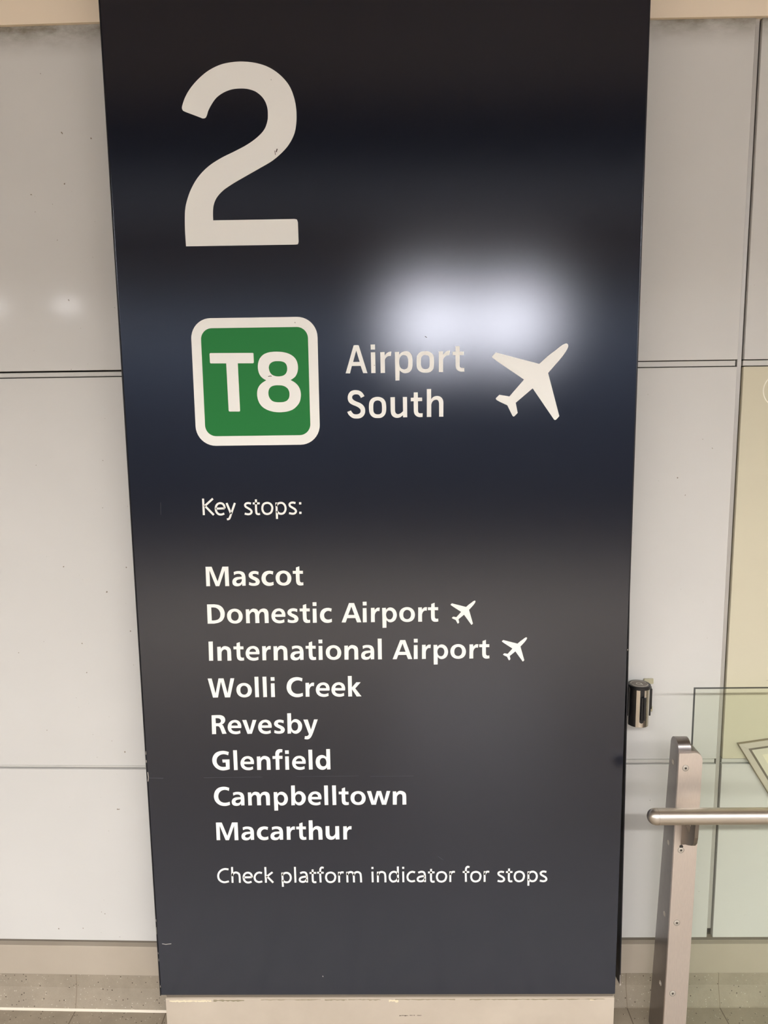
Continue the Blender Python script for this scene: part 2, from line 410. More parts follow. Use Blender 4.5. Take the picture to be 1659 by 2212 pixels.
# ---------------------------------------------------------------- lettering outlines
# contours in 0.01 mm, (x, z[, 1 = corner]); bold letters are centred on x with z = 0 on the baseline
BOLD = {
  'M': [[(-2534,4419,1),(-1190,4420,1),(2,1040,1),(1213,4410,1),(2541,4412,1),(2562,-11,1),(1678,-17,1),(1686,3615,1),(330,-4,1),(-449,4,1),(-1704,3650,1),(-1722,17,1),(-2562,10,1)]],
  'a': [[(1457,49,1),(1475,2034),(1377,2569),(1068,3074),(481,3324),(-40,3375),(-564,3335),(-1094,3158,1),(-1047,2487,1),(-590,2696),(-65,2766),(379,2655),(622,2378),(670,2088,1),(-19,2050),(-621,1964),(-1156,1680),(-1429,1224),(-1475,843),(-1375,383),(-1073,74),(-555,-69),(-29,-28),(352,136),(666,485,1),(692,26,1)],[(664,1554,1),(108,1499),(-346,1366),(-612,1094),(-622,834),(-377,603),(-49,569),(331,718),(567,1006),(653,1280)]],
  's': [[(1043,3160,1),(989,2506,1),(606,2647),(236,2711),(-169,2670),(-340,2489),(-187,2213),(429,1902),(940,1561),(1220,1070),(1175,643),(890,233),(359,24),(-166,-17),(-763,50),(-1220,208,1),(-1136,849,1),(-664,661),(-143,595),(234,683),(346,880),(177,1141),(-336,1421),(-847,1732),(-1133,2085),(-1193,2467),(-1027,2877),(-642,3192),(-113,3354),(483,3333)]],
  'c': [[(1331,3215,1),(1203,2516,1),(835,2657),(388,2692),(-69,2437),(-352,2014),(-401,1480),(-195,974),(244,710),(767,705),(1296,868,1),(1317,165,1),(893,1),(292,-70),(-377,59),(-960,493),(-1281,1108),(-1331,1795),(-1109,2555),(-643,3083),(38,3349),(710,3373)]],
  'o': [[(72,3388),(783,3228),(1365,2766),(1688,2123),(1744,1513),(1574,828),(1139,298),(532,29),(-37,-27),(-736,103),(-1321,506),(-1645,1090),(-1744,1701),(-1631,2386),(-1240,2945),(-632,3288)],[(-7,2765),(465,2623),(782,2254),(883,1674),(745,1096),(435,733),(-17,600),(-491,742),(-792,1127),(-862,1722),(-740,2270),(-429,2632)]],
  't': [[(-393,4056,1),(344,4321,1),(360,3304,1),(1119,3296,1),(1115,2627,1),(355,2635,1),(363,1355,1),(423,866),(671,650),(1134,675,1),(1146,34,1),(651,-38),(129,13),(-280,323),(-444,829),(-473,1363,1),(-480,2643,1),(-1136,2650,1),(-1146,3289,1),(-430,3297,1)]],
  'D': [[(-1919,4432,1),(-337,4454,1),(745,4257),(1536,3652),(1918,2809),(1962,2154),(1802,1407),(1314,662),(473,201),(-539,4,1),(-1962,-2,1)],[(-1005,3752,1),(-460,3746,1),(81,3648),(609,3251),(946,2631),(996,2126),(857,1453),(454,989),(-47,787),(-598,717,1),(-1017,721,1)]],
  'm': [[(-2525,3221,1),(-1762,3232,1),(-1746,2691,1),(-1439,3117),(-976,3355),(-522,3351),(16,3159),(325,2671,1),(650,3097),(1149,3335),(1659,3367),(2195,3138),(2487,2650),(2542,2145,1),(2522,30,1),(1666,19,1),(1645,1967,1),(1534,2435),(1232,2625),(829,2516),(521,2071),(428,1511,1),(447,49,1),(-464,39,1),(-464,1987,1),(-592,2455),(-948,2646),(-1355,2463),(-1662,2054),(-1718,1531,1),(-1703,32,1),(-2542,21,1)]],
  'e': [[(1507,1432,1),(1552,1731),(1482,2385),(1139,3004),(514,3328),(62,3369),(-670,3190),(-1232,2691),(-1527,2040),(-1552,1293),(-1302,635),(-772,161),(40,-53),(769,-3),(1285,179,1),(1251,835,1),(699,635),(152,602),(-388,757),(-739,1135),(-784,1435,1)],[(-728,2014,1),(-568,2442),(-196,2719),(133,2772),(527,2618),(752,2262),(762,2000,1)]],
  'i': [[(-420,3232,1),(414,3243,1),(421,10,1),(-452,-19,1)],[(-417,4702,1),(452,4712,1),(448,3875,1),(-403,3865,1)]],
  'A': [[(-2209,8,1),(-465,4449,1),(675,4438,1),(2209,7,1),(1262,-4,1),(886,995,1),(-927,992,1),(-1301,-1,1)],[(-695,1720,1),(51,3657,1),(722,1707,1)]],
  'r': [[(-967,3290,1),(-161,3302,1),(-130,2756,1),(170,3117),(527,3316),(998,3311,1),(928,2543,1),(457,2548),(99,2247),(-106,1743),(-131,1337,1),(-131,18,1),(-998,5,1)]],
  'p': [[(-1623,3257,1),(-798,3269,1),(-765,2783,1),(-426,3144),(67,3341),(753,3213),(1336,2682),(1623,1910),(1575,1100),(1213,393),(520,-27),(-169,0),(-695,451,1),(-717,-1298,1),(-1585,-1330,1)],[(0,2654),(470,2488),(740,2081),(814,1614),(690,1068),(370,665),(-64,588),(-494,795),(-724,1284),(-757,1832),(-593,2336),(-315,2597)]],
  'I': [[(-445,4478,1),(514,4498,1),(421,20,1),(-514,-1,1)]],
  'n': [[(-1534,3249,1),(-740,3271,1),(-721,2768,1),(-440,3139),(-13,3365),(501,3360),(1048,3154),(1446,2719),(1558,2071,1),(1568,8,1),(676,-13,1),(700,1862,1),(599,2410),(192,2644),(-232,2504),(-556,2090),(-620,1586,1),(-662,-2,1),(-1568,-8,1)]],
  'l': [[(-444,4821,1),(439,4827,1),(444,6,1),(-415,-15,1)]],
  'W': [[(-3028,4506,1),(-2123,4510,1),(-1381,908,1),(-566,4509,1),(579,4511,1),(1340,921,1),(2158,4521,1),(3028,4526,1),(1899,5,1),(727,3,1),(-48,3801,1),(-882,-8,1),(-2009,-11,1)]],
  'C': [[(1825,4386,1),(1712,3649,1),(1318,3819),(807,3918),(175,3805),(-409,3393),(-735,2800),(-824,2144),(-694,1545),(-309,1004),(255,736),(826,696),(1344,787),(1783,927,1),(1820,209,1),(1264,-2),(631,-93),(-168,9),(-957,411),(-1565,1134),(-1825,1973),(-1802,2689),(-1547,3522),(-954,4231),(-201,4581),(657,4669),(1282,4569)]],
  'k': [[(-1501,4829,1),(-624,4845,1),(-630,2132,1),(396,3327,1),(1365,3331,1),(119,1887,1),(1501,0,1),(427,-15,1),(-615,1726,1),(-625,-6,1),(-1494,-11,1)]],
  'R': [[(-1586,4536,1),(-350,4577,1),(608,4519),(1234,4178),(1482,3622),(1425,3034),(1083,2565),(621,2265,1),(903,2111),(1122,1604,1),(1666,80,1),(700,36,1),(159,1611),(-71,1866),(-389,1919,1),(-695,1904,1),(-732,13,1),(-1666,-14,1)],[(-720,3841,1),(-222,3854,1),(252,3715),(508,3343),(423,2873),(124,2640),(-359,2593,1),(-712,2595,1)]],
  'v': [[(-1633,3348,1),(-705,3341,1),(-1,809,1),(753,3347,1),(1633,3340,1),(450,28,1),(-546,2,1)]],
  'b': [[(-1634,4861,1),(-771,4888,1),(-770,2824,1),(-471,3191),(16,3439),(654,3384),(1280,2926),(1645,2250),(1691,1627),(1510,904),(1045,317),(474,-16),(-87,-12),(-560,245),(-869,635,1),(-888,28,1),(-1691,-17,1)],[(28,2767),(472,2629),(731,2207),(781,1701),(652,1129),(353,761),(-67,663),(-493,868),(-719,1342),(-769,1814),(-623,2385),(-326,2686)]],
  'y': [[(-1646,3327,1),(-655,3336,1),(30,874,1),(800,3358,1),(1646,3352,1),(508,196,1),(83,-730),(-331,-1234),(-818,-1434),(-1522,-1361,1),(-1406,-668,1),(-957,-654),(-631,-471),(-463,-185,1)]],
  'G': [[(1925,4387,1),(1729,3625,1),(1232,3819),(602,3900),(-130,3695),(-732,3165),(-1002,2401),(-909,1634),(-430,1017),(284,762),(1101,795,1),(1093,1869,1),(386,1855,1),(327,2564,1),(1993,2590,1),(1946,213,1),(1249,26),(428,-84),(-471,95),(-1315,678),(-1856,1545),(-1993,2504),(-1732,3458),(-1101,4218),(-271,4594),(638,4702),(1355,4582)]],
  'f': [[(1175,4949,1),(1099,4263,1),(865,4284),(555,4191),(382,3849),(330,3391,1),(1142,3385,1),(1101,2679,1),(361,2665,1),(346,21,1),(-488,-11,1),(-470,2671,1),(-1175,2657,1),(-1170,3326,1),(-502,3340,1),(-478,4046),(-260,4616),(165,4937),(709,5028)]],
  'd': [[(806,4951,1),(1670,4964,1),(1681,-3,1),(903,-17,1),(880,501,1),(564,158),(17,-68),(-704,13),(-1324,516),(-1647,1285),(-1681,2089),(-1444,2851),(-890,3363),(-256,3511),(371,3354),(795,2988,1)],[(88,2821),(533,2589),(754,2033),(758,1459),(547,925),(72,717),(-411,893),(-671,1355),(-747,1891),(-607,2463),(-311,2748)]],
  'w': [[(-2708,3383,1),(-1756,3377,1),(-1123,858,1),(-446,3369,1),(566,3378,1),(1248,890,1),(1860,3369,1),(2708,3364,1),(1714,-6,1),(744,0,1),(19,2523,1),(-673,9,1),(-1688,15,1)]],
  'h': [[(-1544,4832,1),(-667,4849,1),(-639,2763,1),(-315,3165),(151,3387),(777,3339),(1332,2976),(1566,2301,1),(1593,3,1),(671,-14,1),(636,1924,1),(503,2442),(132,2646),(-292,2446),(-574,2043),(-628,1593,1),(-649,-7,1),(-1593,-24,1)]],
  'u': [[(-1573,3357,1),(-695,3375,1),(-697,1487,1),(-563,968),(-191,741),(273,918),(618,1367),(670,1817,1),(683,3344,1),(1581,3361,1),(1594,54,1),(735,37,1),(705,555,1),(404,196),(-125,-26),(-752,22),(-1329,432),(-1566,1042),(-1594,1605,1)]]}
LIGHT = {
  'K': [('l',[(-1096,3640),(-1092,-13)]),('l',[(1055,3615),(-943,1889)]),('l',[(-759,2035),(1096,-8)])],
  'e': [('l',[(-982,1392),(982,1430)]),('l',[(982,1430),(918,1980),(613,2428),(31,2598),(-570,2367),(-921,1778),(-962,1184),(-797,588),(-373,166),(214,70),(858,271)])],
  'y': [('l',[(-880,2603),(20,186)]),('l',[(947,2597),(20,186),(-262,-555),(-500,-925),(-947,-1010)])],
  's': [('l',[(705,2420),(179,2545),(-339,2462),(-601,2168),(-513,1796),(61,1389),(563,1042),(768,594),(562,224),(83,66),(-768,209)])],
  't': [('l',[(-41,3330),(-67,661),(20,214),(309,62),(754,117)]),('l',[(-766,2450),(766,2462)])],
  'o': [('o',[(64,2539),(718,2294),(1067,1742),(1076,1148),(771,409),(51,75),(-679,276),(-1027,875),(-1076,1544),(-755,2281)])],
  'p': [('l',[(-983,2584),(-957,-1041)]),('l',[(-980,1813),(-729,2255),(-280,2487),(308,2465),(767,2090),(983,1494),(918,827),(531,237),(-35,80),(-575,250),(-928,699)])],
  ':': [('d',(8,2359,500)),('d',(-8,253,501))],
  'C': [('l',[(1259,3460),(369,3558),(-417,3264),(-1049,2579),(-1259,1742),(-1120,995),(-628,432),(136,167),(1214,386)])],
  'h': [('l',[(-829,4065),(-862,23)]),('l',[(-858,1739),(-680,2297),(-236,2630),(279,2628),(729,2290),(862,1731),(861,14)])],
  'c': [('l',[(885,2475),(238,2627),(-372,2388),(-826,1739),(-885,1087),(-616,470),(61,168),(876,332)])],
  'k': [('l',[(-875,4007),(-845,22)]),('l',[(795,2698),(-759,1477)]),('l',[(-563,1663),(875,14)])],
  'l': [('l',[(-9,4001),(9,18)])],
  'a': [('l',[(-707,2388),(-48,2627),(549,2512),(794,2102),(862,1450),(874,14)]),('l',[(847,1506),(90,1454),(-604,1215),(-874,769),(-715,339),(-204,169),(402,334),(830,891)])],
  'f': [('l',[(795,3735),(404,3848),(90,3627),(-45,3034),(-17,18)]),('l',[(-795,2518),(765,2510)])],
  'r': [('l',[(-546,2701),(-536,2)]),('l',[(-532,1772),(-351,2236),(-2,2550),(546,2547)])],
  'm': [('l',[(-1628,2704),(-1597,5)]),('l',[(-1611,1867),(-1413,2368),(-1031,2608),(-517,2605),(-182,2232),(-90,1674),(-52,-3)]),('l',[(-88,1767),(128,2323),(510,2600),(1023,2597),(1445,2279),(1572,1665),(1628,-11)])],
  'i': [('l',[(-14,2691),(14,-7)]),('d',(1,3655,479))],
  'n': [('l',[(-879,2693),(-883,-4)]),('l',[(-858,1764),(-645,2320),(-247,2597),(266,2594),(723,2276),(852,1663),(883,-13)])],
  'd': [('l',[(950,3978),(994,-16)]),('l',[(963,1938),(677,2404),(167,2648),(-433,2539),(-866,2040),(-994,1297),(-831,608),(-374,177),(140,193),(657,489),(972,1101)])]}
BIG = {
  'two': [[(-39827,185749,1),(-39865,189316),(-39630,193063),(-39143,194921),(-38159,197176),(-36637,199413),(-34482,201426),(-31815,203014),(-28734,204387),(-26097,205662),(-23889,207142),(-22550,208531),(-21893,210129),(-21772,211131),(-21866,212733),(-22556,214342),(-24001,215661),(-25684,216246),(-27172,216372),(-28883,216243),(-30615,215676),(-32153,214708),(-33285,213330),(-33983,212141),(-34277,211345),(-34577,210908),(-35119,210797),(-35646,210987,1),(-38595,212100,1),(-39116,212390),(-39286,212833),(-39148,213431),(-38563,214819),(-37521,216394),(-35834,218150),(-33626,219792),(-31023,220930),(-28455,221376),(-26332,221417),(-23798,221096),(-21282,220264),(-18998,218744),(-17254,216734),(-16324,214433),(-15947,212032),(-16046,209427),(-16535,207422),(-17713,205420),(-19271,203824),(-21261,202331),(-23682,201044),(-26772,199458),(-29430,198064),(-31661,196660),(-33029,195237),(-33683,193798),(-33880,192349),(-33904,190851,1),(-16968,190856,1),(-16471,190724),(-16268,190200,1),(-16229,186333,1),(-16396,185853),(-16837,185755,1)]],
  'T': [[(-35897,163558,1),(-35832,163732),(-35635,163792,1),(-26686,163712,1),(-26546,163640),(-26517,163464,1),(-26509,161781,1),(-26572,161621),(-26733,161539,1),(-29945,161582,1),(-29861,151586,1),(-29925,151429),(-30087,151374,1),(-32041,151399,1),(-32255,151473),(-32321,151617,1),(-32420,161595,1),(-35699,161639,1),(-35839,161718),(-35882,161873,1)]],
  'E': [[(-21342,163889),(-20299,163799),(-19147,163503),(-18157,162959),(-17482,162191),(-17161,161274),(-17112,160284),(-17292,159448),(-17703,158689),(-18222,158238),(-18761,157916,1),(-17935,157430),(-17254,156770),(-16811,155920),(-16657,155072),(-16707,154149),(-16968,153228),(-17538,152424),(-18420,151701),(-19529,151289),(-20708,151134),(-21649,151123),(-22741,151253),(-23981,151656),(-24976,152288),(-25612,153108),(-25966,154116),(-26048,155041),(-25939,155886),(-25599,156650),(-24950,157332),(-23993,157932,1),(-24755,158401),(-25278,159020),(-25597,159864),(-25677,160857),(-25527,161768),(-25147,162599),(-24423,163310),(-23478,163714),(-22466,163875)],[(-21369,161917),(-20595,161853),(-19981,161632),(-19606,161232),(-19431,160620),(-19479,159858),(-19745,159290),(-20224,158914),(-20852,158747),(-21475,158717),(-22094,158809),(-22707,159100),(-23117,159602),(-23306,160215),(-23337,160673),(-23137,161279),(-22696,161669),(-22068,161889)],[(-21381,156847),(-20527,156759),(-19835,156459),(-19381,156030),(-19127,155412),(-19091,154796),(-19246,154105),(-19692,153572),(-20404,153295),(-21266,153237),(-22124,153294),(-22820,153535),(-23310,154043),(-23564,154624),(-23623,155164),(-23521,155854),(-23190,156388),(-22712,156688),(-22083,156834)]],
  'A1': [[(-6945,159179,1),(-5149,164957,1),(-5040,165004),(-4168,165000),(-4036,164933,1),(-2301,159158,1),(-3203,159154,1),(-3727,160694,1),(-5596,160695,1),(-6026,159142,1)],[(-5313,161542,1),(-4611,163932,1),(-3913,161523,1)]],
  'i1': [[(-1516,163499,1),(-577,163502,1),(-556,159151,1),(-1475,159147,1)],[(-1525,165110,1),(-594,165121,1),(-585,164064,1),(-1499,164060,1)]],
  'r1': [[(504,163487,1),(1419,163507,1),(1450,162708,1),(1705,163112),(2124,163433),(2541,163565),(2874,163569,1),(2739,162674,1),(2281,162656),(1863,162458),(1568,162135),(1455,161810,1),(1471,159149,1),(528,159137,1)]],
  'p1': [[(3604,163494,1),(4493,163506,1),(4528,162870,1),(4865,163273),(5366,163535),(6031,163623),(6694,163411),(7146,162875),(7323,162057),(7310,160341),(7080,159689),(6576,159203),(5908,159032),(5408,159071),(4993,159266),(4580,159640,1),(4533,157522,1),(3656,157500,1)],[(5692,162813),(6188,162521),(6391,161988),(6397,160680),(6209,160110),(5707,159846),(5166,159919),(4752,160252),(4549,160787),(4535,161850),(4689,162338),(5067,162724)]],
  'o1': [[(10103,163567),(10849,163459),(11470,163101),(11800,162648),(11898,161995),(11893,160524),(11791,159953),(11415,159425),(10830,159130),(10080,159074),(9331,159166),(8708,159503),(8353,159999),(8232,160574),(8241,162044),(8370,162695),(8772,163219),(9355,163496)],[(10099,162794),(10596,162681),(10911,162334),(10992,161885),(10987,160700),(10885,160252),(10584,159928),(10084,159837),(9585,159942),(9270,160273),(9148,160725),(9147,161910),(9266,162357),(9600,162695)]],
  'r2': [[(12940,163488,1),(13819,163500,1),(13860,162742,1),(14126,163105),(14499,163426),(14914,163583),(15304,163593,1),(15179,162708,1),(14748,162649),(14291,162411),(13958,162007),(13849,161642,1),(13845,159171,1),(12929,159159,1)]],
  't1': [[(16489,164512,1),(17358,164516,1),(17360,163386,1),(18272,163382,1),(18257,162658,1),(17378,162654,1),(17381,160450,1),(17448,160163),(17698,159996,1),(18363,159963,1),(18382,159209,1),(17491,159237),(16992,159432),(16642,159847),(16508,160380,1),(16490,162649,1),(15868,162658,1),(15868,163391,1),(16490,163390,1)]],
  'S': [[(-3004,154308,1),(-3780,153927,1),(-3975,154285),(-4258,154587),(-4687,154706),(-5191,154656),(-5555,154412),(-5669,154058),(-5568,153737),(-5249,153449),(-4715,153157),(-4000,152863),(-3431,152464),(-3044,151925),(-2911,151281),(-3016,150568),(-3401,150001),(-3984,149651),(-4780,149553),(-5572,149671),(-6214,150108),(-6566,150542),(-6773,151009,1),(-5975,151285,1),(-5730,150889),(-5411,150563),(-4908,150449),(-4474,150501),(-4038,150724),(-3886,151151),(-3952,151508),(-4306,151870),(-4876,152198),(-5662,152529),(-6231,152928),(-6544,153465),(-6604,154106),(-6447,154743),(-6042,155270),(-5462,155546),(-4743,155586),(-4098,155457),(-3530,155095),(-3179,154629)]],
  'o2': [[(-204,154108),(477,154000),(1048,153687),(1436,153149),(1593,152506),(1590,151081),(1439,150511),(1072,150015),(490,149665),(-232,149603),(-952,149684),(-1525,150013),(-1913,150554),(-2069,151199),(-2062,152553),(-1908,153156),(-1540,153685),(-924,154018)],[(-179,153347),(251,153235),(570,152911),(686,152447),(690,151092),(576,150701),(249,150455),(-221,150389),(-688,150481),(-1008,150792),(-1132,151187),(-1127,152470),(-1013,152896),(-684,153247)]],
  'u1': [[(2560,154001,1),(3509,154010,1),(3506,151127,1),(3645,150662),(4039,150385),(4616,150506),(5233,150998,1),(5211,154009,1),(6108,154004,1),(6122,149701,1),(5243,149691,1),(5211,150141,1),(4609,149720),(3958,149585),(3383,149700),(2946,149992),(2664,150496),(2577,151068,1)]],
  't2': [[(7563,154950,1),(8424,154953,1),(8438,153853,1),(9350,153848,1),(9345,153096,1),(8448,153079,1),(8449,150993,1),(8540,150670),(8791,150503,1),(9453,150494,1),(9420,149709,1),(8642,149705),(8139,149890),(7746,150288),(7569,150790),(7537,151290,1),(7535,153084,1),(6918,153077,1),(6923,153837,1),(7541,153851,1)]],
  'h1': [[(10363,155621,1),(11280,155623,1),(11285,153447,1),(11538,153763),(11969,154041),(12615,154125),(13188,153990),(13618,153630),(13846,153130),(13903,152632,1),(13877,149724,1),(12977,149721,1),(12970,152572,1),(12863,153000),(12613,153288),(12254,153349),(11823,153191),(11462,152805),(11303,152310,1),(11292,149707,1),(10335,149704,1)]],
  'pl': [[(25060,163092,1),(34288,160589,1),(36247,162332),(37795,163468),(38678,164172),(39452,164634),(39953,164759),(40237,164590),(40334,164259),(40252,163875),(39822,163055),(38950,161853),(37633,160322),(36179,158678,1),(38754,149515,1),(38031,148755),(37805,148702),(37574,148885,1),(32961,155488,1),(29380,152474,1),(29827,150328,1),(29210,149693),(28961,149549),(28697,149756,1),(27594,151946,1),(25314,153123),(25119,153406),(25253,153629,1),(25871,154215,1),(28027,153840,1),(31093,157355,1),(24451,161940),(24258,162164),(24357,162406,1)]]}
LINES = [('Mascot', 1.1287, [('M', -36430), ('a', -31651), ('s', -28242), ('c', -25254), ('o', -21699), ('t', -18448)]), ('Domestic Airport', 1.0425, [('D', -37125), ('o', -32905), ('m', -27872), ('e', -23099), ('s', -19864), ('t', -17163), ('i', -14962), ('c', -12456), ('A', -6764), ('i', -3751), ('r', -1380), ('p', 1779), ('o', 5719), ('r', 9187), ('t', 11535)]), ('International Airport', 0.9558, [('I', -38662), ('n', -35666), ('t', -32378), ('e', -29239), ('r', -26062), ('n', -22935), ('a', -19214), ('t', -16068), ('i', -13858), ('o', -10942), ('n', -6936), ('a', -3252), ('l', -495), ('A', 4585), ('i', 7595), ('r', 9986), ('p', 13226), ('o', 17128), ('r', 20657), ('t', 23007)]), ('Wolli Creek', 0.8687, [('W', -36669), ('o', -31515), ('l', -28600), ('l', -26773), ('i', -24938), ('C', -19959), ('r', -16511), ('e', -13578), ('e', -10040), ('k', -6326)]), ('Revesby', 0.7806, [('R', -37630), ('e', -34054), ('v', -30588), ('e', -27061), ('s', -23767), ('b', -20229), ('y', -16556)]), ('Glenfield', 0.6926, [('G', -37556), ('l', -34195), ('e', -31466), ('n', -27676), ('f', -24412), ('i', -22241), ('e', -19517), ('l', -16833), ('d', -13955)]), ('Campbelltown', 0.6046, [('C', -37733), ('a', -33994), ('m', -29096), ('p', -23998), ('b', -19886), ('e', -16083), ('l', -13430), ('l', -11565), ('t', -9356), ('o', -6025), ('w', -1240), ('n', 3586)]), ('Macarthur', 0.5179, [('M', -36865), ('a', -32075), ('c', -28563), ('a', -25252), ('r', -21911), ('t', -19488), ('h', -16123), ('u', -12179), ('r', -8657)])]
LLINES = [('Key stops:', 1.2892, [('K', -37692), ('e', -35129), ('y', -32788), ('s', -29007), ('t', -27143), ('o', -24754), ('p', -21727), ('s', -19237), (':', -17500)]), ('Check platform indicator for stops', 0.4086, [('C', -38220), ('h', -35271), ('e', -32489), ('c', -29959), ('k', -27368), ('p', -23279), ('l', -21231), ('a', -19329), ('t', -17037), ('f', -15247), ('o', -12870), ('r', -10321), ('m', -7313), ('i', -2963), ('n', -822), ('d', 2061), ('i', 4274), ('c', 6159), ('a', 8527), ('t', 10887), ('o', 13287), ('r', 15897), ('f', 19055), ('o', 21354), ('r', 23970), ('s', 27258), ('t', 29196), ('o', 31576), ('p', 34696), ('s', 37184)])]

def catmull(p0, p1, p2, p3, n):
    def d(a, b): return max(((a[0]-b[0])**2 + (a[1]-b[1])**2) ** 0.25, 1e-9)
    t1 = d(p0, p1); t2 = t1 + d(p1, p2); t3 = t2 + d(p2, p3)
    out = []
    for i in range(n):
        t = t1 + (t2 - t1) * i / n
        def lp(a, b, ta, tb):
            k = (t - ta) / (tb - ta); return (a[0] + (b[0]-a[0])*k, a[1] + (b[1]-a[1])*k)
        A1 = lp(p0, p1, 0, t1); A2 = lp(p1, p2, t1, t2); A3 = lp(p2, p3, t2, t3)
        B1 = lp(A1, A2, 0, t2); B2 = lp(A2, A3, t1, t3)
        out.append(lp(B1, B2, t1, t2))
    return out
def open_spline(pts, n):
    if len(pts) == 2: return [pts[0]]
    out = []
    for i in range(len(pts) - 1):
        a, b = pts[i], pts[i + 1]
        p0 = pts[i - 1] if i else (2*a[0]-b[0], 2*a[1]-b[1])
        p3 = pts[i + 2] if i + 2 < len(pts) else (2*b[0]-a[0], 2*b[1]-a[1])
        out += catmull(p0, a, b, p3, n)
    return out
def contour(ct, n):
    pts = [(p[0] * 1e-5, p[1] * 1e-5) for p in ct]; k = [len(p) > 2 for p in ct]
    N_ = len(pts)
    if not any(k):
        out = []
        for i in range(N_):
            out += catmull(pts[i-1], pts[i], pts[(i+1) % N_], pts[(i+2) % N_], n)
        return out
    s = k.index(True); pts = pts[s:] + pts[:s]; k = k[s:] + k[:s]
    out = []; run = [pts[0]]
    for i in range(1, N_ + 1):
        run.append(pts[i % N_])
        if k[i % N_]:
            out += open_spline(run, n); run = [pts[i % N_]]
    return out
def ribbon(ct, closed, wid, n=5):
    pts = [(p[0] * 1e-5, p[1] * 1e-5) for p in ct]; N_ = len(pts)
    if closed:
        q = []
        for i in range(N_): q += catmull(pts[i-1], pts[i], pts[(i+1) % N_], pts[(i+2) % N_], n)
    else:
        q = open_spline(pts, n) + [pts[-1]]
    m_ = len(q); a = []; b = []
    for i in range(m_):
        p = q[(i - 1) % m_] if (closed or i) else q[i]; r = q[(i + 1) % m_] if (closed or i < m_ - 1) else q[i]
        dx, dy = r[0] - p[0], r[1] - p[1]; l_ = math.hypot(dx, dy) or 1
        nx, ny = -dy / l_ * wid / 2, dx / l_ * wid / 2
        a.append((q[i][0] + nx, q[i][1] + ny)); b.append((q[i][0] - nx, q[i][1] - ny))
    return [a, b] if closed else [a + b[::-1]]
def flat_mesh(name, groups, mt, parent, y0, y1):
    """Filled flat letters: each group of 2D contours (outer + holes) becomes a thin solid between y0 (back) and y1 (front)."""
    bmx = bmesh.new()
    for cs in groups:
        cu = bpy.data.curves.new('tmp', 'CURVE'); cu.dimensions = '2D'; cu.fill_mode = 'BOTH'
        cu.extrude = abs(y0 - y1) / 2
        for ct in cs:
            sp = cu.splines.new('POLY'); sp.points.add(len(ct) - 1)
            for p, (x, y) in zip(sp.points, ct): p.co = (x, y, 0, 1)
            sp.use_cyclic_u = True
        o = bpy.data.objects.new('tmp', cu); C.objects.link(o)
        bpy.context.view_layer.update()
        me = bpy.data.meshes.new_from_object(o.evaluated_get(bpy.context.evaluated_depsgraph_get()))
        bmx.from_mesh(me)
        bpy.data.objects.remove(o); bpy.data.curves.remove(cu); bpy.data.meshes.remove(me)
    ym = (y0 + y1) / 2
    for v_ in bmx.verts:
        x, y, z = v_.co; v_.co = (x, ym - z, y)
    me = bpy.data.meshes.new(name); bmx.to_mesh(me); bmx.free()
    me.materials.append(mt)
    return link(bpy.data.objects.new(name, me), parent)
def shifted(cs, dx, dz): return [[(x + dx, y + dz) for x, y in ct] for ct in cs]

# ---------------------------------------------------------------- platform sign
HW, ZB, ZT = 0.55, 0.1125, 2.72
sign = thing('platform_sign', 'tall navy platform sign with large 2, green T8 badge and list of stops', 'sign', (0, 0.03, 0))
bm = boxbm(-HW + 0.0022, HW, 0.0, 0.012, ZB, ZT, bev=0.0012)
face = obj('sign_face', bm, M_navy, sign, 40)
obj('core_box', boxbm(-HW + 0.02, HW - 0.02, 0.012, 0.068, ZB + 0.01, ZT), M_navyside, sign)
left = obj('side_cover', boxbm(-HW - 0.0012, -HW + 0.0012, 0.0012, 0.066, ZB - 0.003, ZT, bev=0.0006), M_navyside, sign)
# the right side cover has come loose and stands off further towards the floor; its lower corner is torn
bm = bmesh.new()
def gap(z):
    return 0.0005 + 0.0058 * max(0, min(1, (1.10 - z) / 0.5)) ** 0.8 + 0.0042 * max(0, min(1, (0.60 - z) / 0.45))
zs = [ZT, 1.6, 1.25, 1.1, 1.0, 0.9, 0.8, 0.7, 0.6, 0.5, 0.4, 0.3, 0.22, 0.165]
prev = None
for z in zs:
    x = HW + gap(z)
    ring = [bm.verts.new(p) for p in ((x, 0.002, z), (x + 0.0022, 0.002, z), (x + 0.0062, 0.066, z), (x + 0.004, 0.066, z))]
    if prev:
        for i in range(4): bm.faces.new((prev[i], prev[(i + 1) % 4], ring[(i + 1) % 4], ring[i]))
    else: bm.faces.new(ring)
    prev = ring
x = HW + gap(0.11)
tip = [bm.verts.new(p) for p in ((x + 0.0012, 0.002, 0.1345), (x + 0.0022, 0.002, 0.1345), (x + 0.0062, 0.066, 0.118), (x + 0.004, 0.066, 0.118))]
for i in range(4): bm.faces.new((prev[i], prev[(i + 1) % 4], tip[(i + 1) % 4], tip[i]))
bm.faces.new(tip)
rc = obj('side_cover', bm, M_navyside, sign)
rc['label'] = 'loose dark side cover with torn lower corner'
# bright torn edge on the cover
bm = bmesh.new()
prism(bm, [(HW + gap(.165) + 0.0002, 0.162), (HW + gap(.165) + 0.001, 0.162), (x + 0.0016, 0.1335), (x + 0.0004, 0.1330)], 'y', 0.0016, 0.0024)
obj('torn_edge', bm, M_chip, rc); bm = bmesh.new()
prism(bm, [(x + 0.0016, 0.1375), (x + 0.0032, 0.1385), (x + 0.0030, 0.1350), (x + 0.0018, 0.1345)], 'y', 0.0012, 0.0022)
obj('torn_edge', bm, M_chip, rc)
